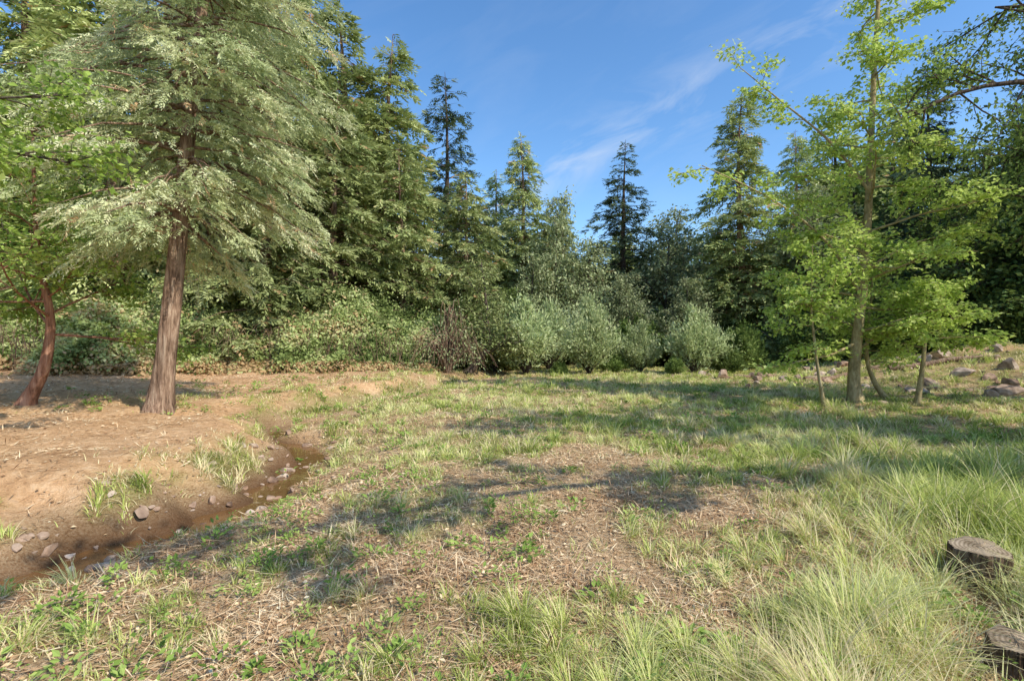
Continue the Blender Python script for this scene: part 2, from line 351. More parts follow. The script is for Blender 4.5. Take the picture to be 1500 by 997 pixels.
# ------------------------------------------------------------------ conifers
def conifer(seed, H, R, base, nb, nleaf, ll, lw, up=0.1, droop=0.35, power=0.8, tr=0.3, lean=(0, 0), flat=0.35, clump=9, TL=0.4, whorl=0, twigmin=0.0, mats=None, bulge=0.0, bsides=3, vth=0.05, tdrop=0.35, lobes=1.0):
    rng = np.random.default_rng(seed); mb = MB()
    zt = np.linspace(0, 1, 14)
    wob = np.stack([0.012*H*np.sin(zt*5+seed)*zt, 0.012*H*np.cos(zt*4+seed)*zt], -1)
    def axis(t):
        t = np.asarray(t)
        return np.stack([np.interp(t, zt, wob[:, 0])+lean[0]*t, np.interp(t, zt, wob[:, 1])+lean[1]*t, t*H], -1)
    zz = np.concatenate([[-0.02, 0.0, 0.015, 0.04], np.linspace(0.08, 1, 14)])
    rr = tr*np.maximum(0.02, (1-zz))**0.9; rr[0] *= 1.9; rr[1] *= 1.6; rr[2] *= 1.3; rr[3] *= 1.08
    tube(mb, axis(zz)+np.array([0, 0, 0]), rr, 20, 0, 0.5, 0.10, rng)
    t = base+(1-base)*rng.random(nb)**1.05
    if whorl:
        lv = whorl/H; t = np.clip(np.round(t/lv)*lv+rng.normal(size=nb)*0.12*lv, base, 0.995)
    q = (1-t)/(1-base)
    prof = q**power*(1-bulge*q**3)
    az = rng.random(nb)*2*np.pi
    L = R*prof*(0.6+0.55*rng.random(nb))*(1+lobes*(0.2*np.sin(az*2+seed+t*11)+0.14*np.sin(az*3+t*23)))+0.12
    rad = np.stack([np.cos(az), np.sin(az), 0*az], -1); tan = np.stack([-np.sin(az), np.cos(az), 0*az], -1)
    o = axis(t)
    upv = up*(0.6+0.8*rng.random(nb))+0.5*np.clip(t-0.75, 0, 1); drv = droop*(0.6+0.8*rng.random(nb))
    s4 = np.array([0, 0.35, 0.7, 1.0])
    for i in range(nb):
        P = o[i]+rad[i]*(s4*L[i])[:, None]; P[:, 2] += L[i]*(upv[i]*s4-drv[i]*s4**2)
        b0 = min(tr*0.3, 0.010+0.012*L[i]); tube(mb, P, [b0, b0*0.7, b0*0.4, 0.004], bsides, 0)
    nc = nleaf//clump
    bi = rng.choice(nb, nc, p=L**1.5/np.sum(L**1.5))
    s = twigmin+(1-twigmin)*rng.random(nc)**0.6
    lat = (rng.random(nc)*2-1)*(flat*L[bi]*(1.05-s)**0.7+0.05)
    c = o[bi]+rad[bi]*(s*L[bi])[:, None]+tan[bi]*lat[:, None]
    c[:, 2] += L[bi]*(upv[bi]*s-drv[bi]*s**2)-np.abs(lat)*0.35-rng.random(nc)*vth*L[bi]
    cv = 0.45*rng.random(nb)[bi]+0.25*rng.random(nc)+0.12*s
    td = rad[bi]+tan[bi]*(np.sign(lat)*0.55)[:, None]+rng.normal(size=(nc, 3))*0.42
    td[:, 2] -= tdrop; td = nrm(td)
    tn = nrm(np.array([0, 0, 1.])+rng.normal(size=(nc, 3))*0.5); ts = nrm(np.cross(td, tn))
    tl = TL*(0.6+0.8*rng.random(nc))
    ci = np.repeat(np.arange(nc), clump); N = len(ci); j = np.tile(np.arange(clump), nc)
    sj = j/clump; sg = np.where(j % 2 == 0, 1.0, -1.0)*(j < clump-1)
    cc = c[ci]+td[ci]*(sj*tl[ci])[:, None]-np.array([0, 0, 1.])*(0.25*tl[ci]*sj**2)[:, None]
    d = td[ci]*0.8+ts[ci]*(sg*(0.85-0.35*sj))[:, None]+rng.normal(size=(N, 3))*0.16
    d[:, 2] -= 0.15
    nn = tn[ci]+rng.normal(size=(N, 3))*0.3
    val = np.clip(cv[ci]+0.22*rng.random(N)+0.10*sj-0.04, 0, 0.95)
    val[(rng.random(nc) < 0.02)[ci]] = 1.0
    f = (0.75+0.5*rng.random(N))*(1-0.35*sj)
    leaves(mb, cc, d, nn, ll*f, lw*f, val)
    return mb.mesh("conifer_%d" % seed, mats)

cedA = conifer(1, 20, 3.5, 0.05, 330, 42000, 0.30, 0.10, 0.12, 0.45, 0.7, 0.32, mats=[M_bark, M_cedar], TL=0.5, bulge=0.25)
cedB = conifer(2, 20, 3.3, 0.04, 300, 40000, 0.30, 0.10, 0.2, 0.4, 0.75, 0.3, mats=[M_bark, M_cedar], TL=0.48, bulge=0.15)
cedC = conifer(3, 12, 3.1, 0.03, 240, 36000, 0.24, 0.09, 0.25, 0.45, 0.55, 0.22, mats=[M_bark, M_cedar], TL=0.42, bulge=0.3)
firA = conifer(4, 18, 3.4, 0.06, 300, 38000, 0.24, 0.085, 0.05, 0.22, 0.8, 0.26, mats=[M_bark_dark, M_fir], TL=0.4, whorl=0.7, flat=0.32, tdrop=0.2)
firB = conifer(5, 20, 2.9, 0.14, 240, 30000, 0.26, 0.085, 0.18, 0.2, 0.6, 0.28, mats=[M_bark_dark, M_fir], TL=0.4, whorl=0.85, flat=0.34, tdrop=0.1)
far1 = conifer(6, 16, 3.0, 0.03, 110, 9000, 0.62, 0.24, 0.15, 0.4, 0.75, 0.28, mats=[M_bark_dark, M_cedar], TL=0.8, clump=6)
far2 = conifer(7, 16, 3.0, 0.03, 110, 9000, 0.55, 0.20, 0.1, 0.3, 0.85, 0.28, mats=[M_bark_dark, M_fir], TL=0.7, clump=6, whorl=0.8)

def put(kind, mesh, h0, x, y, top, wf=1.0, rot=0.0):
    s = (top-float(height(x, y))+0.1)/h0
    inst(kind, mesh, x, y, (s*wf, s*wf, s), rot)
put("cedar_tree", cedA, 20, -22.5, 24, 22.5, 1.1, 0.3)
put("cedar_tree", cedB, 20, -17.5, 22.5, 23, 1.2, 1.3)
put("cedar_tree", cedA, 20, -13.6, 23.5, 23, 1.1, 4.0)
put("cedar_tree", cedB, 20, -10.9, 22.5, 21.0, 1.05, 2.3)
put("cedar_tree", cedA, 20, -12.4, 28, 24.0, 1.0, 2.1)
put("cedar_tree", cedB, 20, -10.1, 30.5, 21.9, 1.5, 3.4)
put("cedar_tree", cedB, 20, -7.6, 31, 20.2, 1.45, 5.2)
put("cedar_tree", cedC, 12, -9.0, 26, 14.6, 1.1, 0.6)
put("cedar_tree", cedC, 12, -6.0, 28, 12.4, 1.0, 2.6)
put("fir_tree", firB, 20, -4.7, 36, 20.4, 1.2, 0.6)
put("cedar_tree", cedC, 12, -2.7, 29.5, 11.4, 1.05, 4.4)
put("cedar_tree", cedB, 20, -1.2, 42, 15.8, 1.3, 0.9)
put("cedar_tree", cedA, 20, 0.7, 40, 17.9, 1.15, 1.9)
put("fir_tree", firA, 18, 8.8, 40, 17.4, 1.35, 1.0)
put("cedar_tree", cedA, 20, 15.3, 34, 18.4, 1.3, 5.0)
put("cedar_tree", cedC, 12, 3.4, 41, 13.2, 0.8, 5.0)
put("fir_tree", firA, 18, 24.5, 30, 18.0, 1.1, 3.0)
put("cedar_tree", cedA, 20, 20.0, 36, 16.5, 1.1, 0.5)
put("fir_tree", firA, 18, 26.5, 25, 17.5, 1.1, 2.0)
put("cedar_tree", cedB, 20, 30, 28, 21.0, 1.2, 2.0)

# distant forest mass
rng = np.random.default_rng(5)
forest = bpy.data.objects.new("distant_forest", None); scene.collection.objects.link(forest)
for row, yy in enumerate([37, 45, 52, 62]):
    for xx in np.arange(-56-row*6, 62+row*8, 4.4+0.6*row):
        x = xx+rng.normal()*1.2; y = yy+rng.normal()*1.5
        if row == 0 and -14 < x < 20: continue
        a = x/y
        if -0.30 < a < 0.62: top = 1.7+y*(0.19+0.05*rng.random())
        elif a <= -0.30: top = 1.7+y*(0.40+0.15*rng.random())
        else: top = 1.7+y*(0.32+0.14*rng.random())
        top = max(top, float(height(x, y))+5)
        ms = (far1, far2)[int(rng.integers(0, 2))]
        s = (top-float(height(x, y)))/16; w = s*(1.2+0.35*rng.random())*(1.4 if s < 0.6 else 1.0)
        inst("conifer", ms, x, y, (w, w, s), rng.random()*6.28, parent=forest)
for xx, yy in [(-30, 22), (-34, 16), (-27, 30), (-20, 30), (-38, 26), (-25, 18), (-31, 9), (36, 20), (32, 24), (38, 30), (40, 14)]:
    inst("conifer", far1, xx, yy, (1.3, 1.3, 1.35), xx, parent=forest)

# ------------------------------------------------------------------ foreground cedar
mnear = conifer(21, 14.0, 2.45, 0.25, 250, 160000, 0.095, 0.028, 0.02, 0.38, 0.35, 0.185, lean=(1.5, 0.3), mats=[M_bark, M_cedar_n], TL=0.27, clump=14, bulge=0.2, bsides=5, vth=0.14, twigmin=0.12, tdrop=0.55, lobes=1.1)
inst("cedar_tree", mnear, -6.75, 9.8, (1, 1, 1), 0, dz=-0.02)

# ------------------------------------------------------------------ broadleaf trees
def grow(mb, rng, tips, p, d, L, r, lvl, maxl, flat=0.5, grav=0.0, curl=0.35, nch=5, sides=5):
    k = 5; P = [p]; dd = d.copy()
    for i in range(k-1):
        dd = nrm(dd+rng.normal(size=3)*curl*0.35+np.array([0, 0, -grav])); P.append(P[-1]+dd*L/(k-1))
    P = np.array(P); tube(mb, P, np.linspace(r, max(r*0.35, 0.003), k), sides if lvl == 0 else (4 if lvl == 1 else 3), 0)
    if lvl >= maxl-1: tips.append((P, L, rng.random()))
    if lvl < maxl:
        for c in range(nch):
            s = 0.25+0.75*(c+rng.random())/nch; f = s*(k-1); i = min(int(f), k-2); q = P[i]+(P[i+1]-P[i])*(f-i)
            pd = rng.normal(size=3); pd[2] *= flat; pd = nrm(pd)
            nd = nrm(nrm(P[i+1]-P[i])*0.7+pd*0.9)
            grow(mb, rng, tips, q, nd, L*(0.40+0.25*rng.random())*(1.15-0.4*s), r*0.45, lvl+1, maxl, flat, grav, curl, nch, sides)
def foliate(mb, rng, tips, per, spread, ll, lw, droop=0.3, nzf=0.5, fold=0.12):
    C = []; D = []; VV = []
    for (P, L, cv) in tips:
        n = max(3, int(per*L)); s = 0.15+0.9*rng.random(n); s = np.clip(s, 0, 1)*(len(P)-1); i = np.minimum(s.astype(int), len(P)-2)
        q = P[i]+(P[i+1]-P[i])*(s-i)[:, None]; o = rng.normal(size=(n, 3))*spread*np.array([1, 1, 0.55])
        C.append(q+o); dr = nrm(P[i+1]-P[i])*0.5+rng.normal(size=(n, 3))*np.array([0.8, 0.8, 0.35]); dr[:, 2] -= droop; D.append(dr)
        VV.append(np.clip(cv*0.45+0.55*rng.random(n), 0, 1))
    C = np.concatenate(C); D = np.concatenate(D); VV = np.concatenate(VV); N = len(C)
    f = 0.6+0.7*rng.random(N)
    leaves(mb, C, D, np.array([0, 0, 1.])+rng.normal(size=(N, 3))*nzf, ll*f, lw*f, VV, 1, fold)
    return N
def smooth_poly(pts, n=14):
    pts = np.array(pts, float); t = np.linspace(0, 1, len(pts)); u = np.linspace(0, 1, n)
    out = np.stack([np.interp(u, t, pts[:, i]) for i in range(3)], -1)
    for _ in range(2):
        o2 = out.copy(); o2[1:-1] = (out[:-2]+2*out[1:-1]+out[2:])/4; out = o2
    return out
def broadleaf(name, seed, trunk, r0, arms, nbr, blen, s0, mats, per=30, spread=0.10, ll=0.11, lw=0.08, flat=0.5, grav=0.0, maxl=2, nch=5, upb=0.3, droop=0.3, topr=0.15, nz=0.5, armsub=7, as_mesh=False, taper=0.6):
    rng = np.random.default_rng(seed); mb = MB(); tips = []
    base = np.array(trunk[0], float); P = smooth_poly(trunk, 18)-base
    s = np.linspace(0, 1, 18); rr = r0*((1-s)*(1-topr)+topr); rr[0] *= 1.45; rr[1] *= 1.12
    P[0, 2] -= 0.05
    tube(mb, P, rr, 12, 0, 0.5, 0.04, rng)
    for i in range(nbr):
        f = s0+(1-s0)*(i+rng.random())/nbr; g = f*17; j = min(int(g), 16); q = P[j]+(P[j+1]-P[j])*(g-j)
        az = i*2.4+rng.random(); d = nrm(np.array([math.cos(az), math.sin(az), upb+0.3*rng.normal()]))
        grow(mb, rng, tips, q, d, blen*(1-taper*((f-s0)/(1-s0))**1.3)*(0.7+0.5*rng.random()), r0*0.28*(1.1-f*0.7), 0, maxl, flat, grav, nch=nch)
    for (pts, ra, bl) in arms:
        A = smooth_poly(pts, 12)-base; tube(mb, A, np.linspace(ra, ra*0.25, 12), 7, 0, 0.5, 0.04, rng)
        for i in range(armsub):
            f = 0.2+0.8*(i+rng.random())/armsub; g = f*11; j = min(int(g), 10); q = A[j]+(A[j+1]-A[j])*(g-j)
            td = nrm(A[j+1]-A[j]); pd = rng.normal(size=3); pd[2] *= flat; d = nrm(td*0.6+nrm(pd))
            grow(mb, rng, tips, q, d, bl*(0.7+0.5*rng.random()), ra*0.3, 1, maxl, flat, grav, nch=nch)
    foliate(mb, rng, tips, per, spread, ll, lw, droop, nz)
    if as_mesh: return mb.mesh(name, mats)
    base[2] = 0
    h = float(height(base[0], base[1]))
    return mb.obj(name, mats, (base[0], base[1], h))

broadleaf("maple_tree", 31, [(9.4, 14, 0), (9.3, 14, 0.8), (9.55, 14, 2.6), (9.75, 14, 5), (9.9, 14.1, 8), (10.1, 14.1, 11.2), (10.2, 14.1, 13.2)], 0.165,
    [([(9.5, 14, 3.0), (8.9, 13.9, 4.0), (8.0, 13.7, 4.8), (6.5, 13.4, 5.6), (4.9, 13.2, 6.2)], 0.05, 0.8),
     ([(9.75, 14, 5.8), (8.9, 14.2, 7.2), (7.6, 14.3, 8.3), (6.4, 14.2, 9.2)], 0.045, 0.8),
     ([(9.6, 14, 3.6), (10.6, 13.6, 4.3), (12.2, 13.3, 4.6)], 0.045, 0.9)],
    32, 2.1, 0.20, [M_bark_maple, M_maple], per=42, spread=0.11, ll=0.12, lw=0.085, flat=0.3, nch=5, upb=0.32, taper=0.3, armsub=11)
broadleaf("maple_sapling", 32, [(10.6, 13.4, 0), (10.75, 13.4, 1.0), (10.85, 13.4, 2.2), (10.9, 13.4, 3.3)], 0.075, [], 14, 1.4, 0.4, [M_bark_maple, M_maple], per=44, ll=0.11, lw=0.08, flat=0.3, upb=0.15)
broadleaf("maple_sapling", 33, [(8.05, 13.2, 0), (7.85, 13.2, 1.2), (7.7, 13.2, 2.6), (7.75, 13.2, 4.2)], 0.05, [], 10, 1.0, 0.5, [M_bark_maple, M_maple], per=32, ll=0.11, lw=0.08, flat=0.35, upb=0.5)
broadleaf("maple_sapling", 34, [(10.95, 15, 0), (10.6, 15, 0.5), (10.35, 15, 1.2), (10.5, 15, 2.8), (10.6, 15, 4)], 0.09, [], 12, 1.5, 0.4, [M_bark_maple, M_maple], per=38, ll=0.11, lw=0.08, flat=0.35, upb=0.3)
broadleaf("dogwood_tree", 35, [(-9.7, 10.2, 0), (-9.3, 10.2, 0.7), (-9.15, 10.2, 1.7), (-9.3, 10, 3.0), (-9.0, 9.6, 5.5)], 0.13, [], 20, 2.2, 0.42, [M_bark_red, M_near], per=34, ll=0.11, lw=0.075, flat=0.5, upb=0.3, spread=0.12)
broadleaf("dogwood_tree", 36, [(-7.0, 4.6, 0), (-6.9, 4.7, 1.5), (-6.7, 4.8, 3), (-6.5, 5.0, 5)], 0.14,
    [([(-6.8, 4.8, 2.4), (-6.2, 5.0, 3.1), (-5.4, 5.4, 3.4), (-4.7, 5.7, 3.3)], 0.03, 0.6),
     ([(-6.7, 4.8, 3.2), (-6.0, 5.4, 3.9), (-5.2, 5.9, 4.2)], 0.03, 0.6)], 12, 1.5, 0.45, [M_bark_dark, M_near], per=55, ll=0.085, lw=0.05, flat=0.5, upb=0.2, spread=0.09, armsub=10)

# big oaks off the right edge, limbs of the first reaching in
broadleaf("oak_tree", 41, [(18.5, 12.0, 0), (18.2, 12.0, 3), (17.6, 12.2, 6), (17.2, 12.4, 9.5)], 0.33,
    [([(17.8, 12.1, 5.2), (15.2, 12.3, 7.4), (12.6, 12.4, 8.1), (10.6, 12.5, 7.7), (9.4, 12.6, 6.9)], 0.10, 1.4),
     ([(17.8, 12.1, 6.5), (15.4, 12.2, 8.8), (13.2, 12.4, 9.8), (11.8, 12.5, 9.8)], 0.10, 2.1),
     ([(17.9, 12.1, 5.0), (15.4, 12.4, 6.4), (13.6, 12.8, 6.6), (12.4, 13, 6.2)], 0.09, 1.8),
     ([(18, 12, 3.6), (15.4, 12.1, 4.8), (13.3, 12.4, 5.1), (12.4, 12.8, 5.3)], 0.08, 1.3)],
    20, 3.8, 0.40, [M_bark_dark, M_oakd], per=42, ll=0.11, lw=0.06, flat=0.8, grav=0.06, upb=0.3, droop=0.7, spread=0.17, armsub=18)
broadleaf("oak_tree", 42, [(15.0, 3.0, 0), (14.8, 3.3, 3), (14.3, 3.8, 6), (13.9, 4.2, 9)], 0.33,  # mostly out of view, arms laid out to cast the mid-meadow shade band
    [([(14.4, 3.7, 5), (12.2, 4.6, 7.6), (9.8, 5.4, 8.4), (7.2, 5.6, 8.3)], 0.13, 2.2),
     ([(14.4, 3.8, 6), (13.4, 5.6, 8.4), (12.2, 6.8, 9.2)], 0.12, 2.0),
     ([(14.4, 3.8, 6), (15.4, 5.2, 8.0), (16.6, 6.6, 8.8)], 0.12, 2.0)], 14, 2.6, 0.45, [M_bark_dark, M_oakd], per=22, ll=0.20, lw=0.13, flat=0.5, upb=0.3, spread=0.18, armsub=13)
broadleaf("oak_tree", 43, [(13.0, 1.0, 0), (12.4, 1.4, 3), (11.6, 2.2, 6), (11.0, 2.4, 8)], 0.28,  # unseen, long arm laid out to cast the near shadow streak
    [([(11.7, 2.0, 5.5), (9.4, 2.3, 6.8), (6.6, 1.1, 7.1), (3.9, -0.4, 7.1), (1.8, -1.4, 6.9)], 0.10, 0.95)], 4, 1.6, 0.6, [M_bark_dark, M_oakd], per=34, ll=0.16, lw=0.11, flat=0.5, spread=0.15, armsub=18)

oakm = broadleaf("oakmesh", 51, [(0, 0, 0), (0.2, 0, 2), (0.1, 0.3, 4.5), (0, 0, 8)], 0.22, [], 26, 3.4, 0.16, [M_bark_dark, M_oak], per=17, ll=0.24, lw=0.13, flat=0.8, upb=0.6, spread=0.26, as_mesh=True)
oakd = broadleaf("oakmesh_d", 52, [(0, 0, 0), (0.2, 0, 2), (0.1, 0.3, 4.5), (0, 0, 8)], 0.22, [], 28, 3.4, 0.10, [M_bark_dark, M_oakd], per=16, ll=0.26, lw=0.15, flat=0.8, upb=0.5, spread=0.28, as_mesh=True)
for (x, y, s, w, r) in [(5.4, 36, 1.0, 0.8, 0), (3.3, 37, 1.4, 0.6, 1), (11.4, 37, 1.15, 0.9, 2), (13.5, 42, 1.35, 0.9, 3), (7.3, 33, 0.7, 0.8, 4), (11, 32, 0.65, 0.9, 2), (18.5, 31, 1.2, 0.9, 3), (1.5, 35, 0.9, 0.8, 2)]:
    inst("oak_tree", oakm, x, y, (s*w, s*w, s), r)
for (x, y, s, r) in [(19, 30, 0.9, 0), (22, 25, 0.9, 1), (25, 21.5, 1.05, 2), (18.2, 27, 0.55, 3), (27, 26, 1.3, 4), (22, 33, 1.3, 5), (-0.2, 33.5, 0.6, 2), (30, 20, 1.3, 0.4)]:
    inst("oak_tree", oakd, x, y, (s, s, s), r)

# ------------------------------------------------------------------ shrubs
def shrub(seed, R, H, nst, mats, nleaf, ll, lw, bare=False):
    rng = np.random.default_rng(seed); mb = MB(); C = []; D = []; VV = []
    for i in range(nst):
        az = rng.random()*6.28; el = rng.random()**0.7
        lobe = 1+0.28*math.sin(az*2+seed)+0.2*math.sin(az*3+seed*2)
        out = R*el*(0.65+0.5*rng.random())*lobe; top = H*(1-0.55*el**2)*(0.65+0.5*rng.random())*(0.8+0.25*lobe)
        s = np.linspace(0, 1, 8)
        P = np.stack([np.cos(az)*out*s**1.0, np.sin(az)*out*s**1.0, top*(s**0.8 if not bare else np.sin(s*2.85))], -1)+rng.normal(size=(8, 3))*0.05*s[:, None]
        tube(mb, P, np.linspace(0.03, 0.006, 8), 3, 0)
        n = nleaf//nst; q = (0.2+0.8*rng.random(n)**0.6)*7; j = np.minimum(q.astype(int), 6)
        pos = P[j]+(P[j+1]-P[j])*(q-j)[:, None]+rng.normal(size=(n, 3))*0.13*R/1.5
        dr = nrm(P[j+1]-P[j])+rng.normal(size=(n, 3))*0.6
        C.append(pos); D.append(dr); VV.append(np.clip(0.5*rng.random()+0.5*rng.random(n), 0, 1))
    C = np.concatenate(C); D = np.concatenate(D); VV = np.concatenate(VV); N = len(C); f = 0.6+0.8*rng.random(N)
    leaves(mb, C, D, rng.normal(size=(N, 3))+np.array([0, 0, 0.7]), ll*f, lw*f, VV)
    return mb.mesh("shrub%d" % seed, mats)
sh1 = shrub(61, 1.8, 3.2, 120, [M_bark_dark, M_willow], 14000, 0.17, 0.06)
sh2 = shrub(62, 1.5, 2.7, 90, [M_bark_dark, M_willow], 10000, 0.17, 0.06)
sh3 = shrub(63, 1.6, 2.2, 110, [M_bark_dark, M_oakd], 13000, 0.18, 0.09)
sh4 = shrub(64, 1.9, 2.6, 120, [M_bark, M_willow], 1500, 0.13, 0.05, bare=True)
for (m_, x, y, s, h, r) in [(sh1, 3.9, 26.0, 1.0, 1.1, 0), (sh2, 0.7, 25.6, 1.2, 1.25, 1), (sh2, 6.9, 27.6, 0.8, 0.9, 2), (sh2, 9.3, 26.2, 0.95, 1.15, 5), (sh1, 2.2, 30, 0.95, 1.1, 4), (sh2, -0.9, 27.6, 0.9, 1.3, 3)]:
    inst("willow_shrub", m_, x, y, (s, s, h), r)
inst("arching_shrub", sh4, -2.9, 23.0, (0.9, 0.9, 1.1), 0)
for (x, y, s, r) in [(13, 29, 1, 0), (16.5, 28.5, 1.1, 1), (12, 33, 1.2, 2), (19.5, 26, 1.1, 3), (22.5, 23, 1.1, 4), (25.5, 19, 1.2, 5), (-0.5, 29, 0.9, 1), (5.3, 31, 1, 2), (8, 32, 1.2, 3), (1, 33, 1.2, 4), (-2.5, 27.5, 1.1, 5), (-5, 26.5, 1.0, 1), (10, 35, 1.4, 0), (-2, 35, 1.5, 1), (3, 36, 1.5, 2), (15, 34, 1.5, 2), (21, 29, 1.5, 1), (27, 22, 1.5, 1), (5.4, 27.5, 0.45, 2), (11.2, 26.5, 0.5, 2), (8.1, 25.6, 0.35, 1), (2.3, 25.2, 0.3, 0)]:
    inst("shrub", sh3, x, y, (s, s, s*1.0), r)
broadleaf("oak_tree", 71, [(-2.1, 24.5, 0), (-1.6, 24.5, 0.6), (-1.1, 24.6, 1.3), (-1.2, 24.8, 3), (-1.5, 25, 5.4)], 0.2, [], 18, 2.0, 0.3, [M_bark_dark, M_cedar], per=28, ll=0.17, lw=0.09, flat=0.7, upb=0.4, spread=0.2)

# ------------------------------------------------------------------ bramble thicket
def bramble():
    rng = np.random.default_rng(81); mb = MB(); N = 150000
    XF = [-27, -18, -10, -6, -3.2]; YF = [14.0, 16.5, 19.0, 20.5, 23.0]
    u = rng.random(N); depth = rng.random(N)
    sx = -27+23.8*u; front = np.interp(sx, XF, YF)
    front = front+1.6*(fbm(sx*0.6, sx*0+3, 3)-0.5)*2
    dy = depth**1.4*6
    top = (1.0+0.42*dy+1.3*(fbm(sx*0.6+50, dy*0.6, 3)-0.5)*2)*(1-sst(-6, -3, sx)*0.2)
    prof = top*np.minimum(1, 0.2+np.sqrt(np.clip(dy/1.6, 0, 1)))
    lump = 0.8*(fbm(sx*1.5, dy*1.5+9, 3)-0.5)*2
    h = np.clip(prof+lump, 0.15, 9)
    zf = np.where(rng.random(N) < 0.45, rng.random(N), 1-0.15*rng.random(N))
    spike = (rng.random(N) < 0.10); zf = np.where(spike, 1+0.35*rng.random(N)*(vnoise(sx*3, dy*3)), zf)
    x = sx+rng.normal(size=N)*0.08; y = front+dy
    y = y-0.6*np.sin(np.clip(zf, 0, 1)*3.1)*(0.3+1.2*vnoise(sx*1.3, zf*4))*np.exp(-dy)
    z = height(x, y)+h*zf
    C = np.stack([x, y, z], -1)
    D = rng.normal(size=(N, 3)); D[:, 1] -= 0.4; D[:, 2] -= 0.2
    nn = np.stack([0.3+0*x, -0.5+0*x, 0.8+0*x], -1)+rng.normal(size=(N, 3))*0.7
    cv = fbm(sx*1.2, z*1.5+dy, 3)
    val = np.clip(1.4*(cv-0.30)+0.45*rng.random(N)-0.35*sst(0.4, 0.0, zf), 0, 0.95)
    dead = ((zf*h < 0.45) & (rng.random(N) < 0.7)) | (rng.random(N) < 0.2*sst(0.5, 0.62, fbm(sx*0.9+9, dy+z, 3)))
    val[dead] = 0.98
    f = 0.6+0.8*rng.random(N)
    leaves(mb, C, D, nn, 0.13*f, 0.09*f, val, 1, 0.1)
    for i in range(500):
        s = -27+23.8*rng.random(); fy = np.interp(s, XF, YF)+0.1+rng.random()*1.2
        g = float(height(s, fy)); hh = 0.9+1.0*rng.random(); t = np.linspace(0, 1, 6); a = rng.normal()*0.8
        P = np.stack([s+a*t, fy-0.9*t**2*rng.random()+0.2, g+hh*np.sin(t*2.3)], -1)
        tube(mb, P, np.linspace(0.012, 0.004, 6), 3, 0)
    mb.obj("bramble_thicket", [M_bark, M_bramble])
bramble()

# ------------------------------------------------------------------ grass
def scatter(N, rmin, rmax, rng, p=0.5, th=0.98):
    a, b = rmin**p, rmax**p
    r = (a+rng.random(N)*(b-a))**(1/p); t = (rng.random(N)*2-1)*th
    return r*np.sin(t), r*np.cos(t), r
def make_grass():
    rng = np.random.default_rng(91)
    x, y, r = scatter(680000, 1.5, 34, rng)
    d = gd(x, y); keep = rng.random(len(x)) < d
    x, y, r = x[keep], y[keep], r[keep]
    cell = 0.17+0.02*r
    gx_ = np.round(x/cell); gy_ = np.round(y/cell)
    tx = gx_*cell+0.9*cell*(vnoise(gx_*7.1, gy_*3.3)-0.5); ty = gy_*cell+0.9*cell*(vnoise(gx_*2.1+9, gy_*8.3)-0.5)
    th = vnoise(gx_*5.7+33, gy_*9.1+7)
    intuft = (rng.random(len(x)) < 0.55)
    pull = (0.35+0.4*th)*intuft
    ox, oy = x-tx, y-ty
    x = x+(tx-x)*pull; y = y+(ty-y)*pull
    dd = gd(x, y)
    tall = sst(0.3, 1.8, x-np.interp(y, [0, 2.5, 3.6, 4.8, 6, 7.5], [-0.9, 0.1, 1.2, 2.2, 2.8, 2.8]))*(1-sst(6.5, 9, y))
    hn = fbm(x*1.1+77, y*1.1, 3)
    near = np.ones(len(x))
    for (a, b, q) in STUMPS:
        near = near*(1-0.6*np.exp(-(((x-a*0.88)/0.35)**2+((y-b*0.88)/0.35)**2)))
    h = (0.06+0.12*dd+0.20*tall)*(0.4+0.9*rng.random(len(x)))*(0.3+1.3*hn)*np.where(intuft, 0.6+1.0*th, 0.75)*near
    w = (0.0030+0.0010*r)*(0.6+0.8*rng.random(len(x)))
    N = len(x); z = height(x, y)-0.01
    az = np.where(intuft, np.arctan2(oy, ox)+rng.normal(size=N)*0.8, rng.random(N)*6.28); ln = (0.15+0.95*rng.random(N)**1.2)
    seg = 3; s = np.arange(seg+1)/seg
    ld = np.stack([np.cos(az), np.sin(az)], -1)
    sa = az+1.57+rng.normal(size=N)*0.5; sd = np.stack([np.cos(sa), np.sin(sa)], -1)
    V = np.zeros((N, seg+1, 2, 3), np.float32)
    for k in range(seg+1):
        cxy = np.stack([x, y], -1)+ld*(h*(0.2*s[k]+ln*s[k]**2))[:, None]
        cz = z+h*(s[k]-0.45*ln*s[k]**2)
        wk = w*[1, 0.9, 0.6, 0.08][k]
        V[:, k, 0, :2] = cxy-sd*wk[:, None]*0.5; V[:, k, 1, :2] = cxy+sd*wk[:, None]*0.5
        V[:, k, :, 2] = cz[:, None]
    b = (np.arange(N)*(seg+1)*2)[:, None]+np.arange(seg)[None, :]*2
    F = np.stack([b, b+1, b+3, b+2], -1).reshape(-1, 4)
    patch = fbm(x*0.7+5, y*0.7+99, 3)
    val = np.clip(1.1*(patch-0.5)+0.24+0.15*th+0.45*rng.random(N)+0.08*tall, 0, 0.87)
    dry = rng.random(N) < (0.10+0.25*(1-dd)+0.45*sst(0.46, 0.62, fbm(x*0.8+61, y*0.8+15, 3))); val[dry] = 0.9+0.1*rng.random(dry.sum())
    mb = MB(); mb.add(V.reshape(-1, 3), F, 0, False, np.repeat(val, (seg+1)*2))
    mb.obj("meadow_grass", [M_grass])
    return N
NG = make_grass()

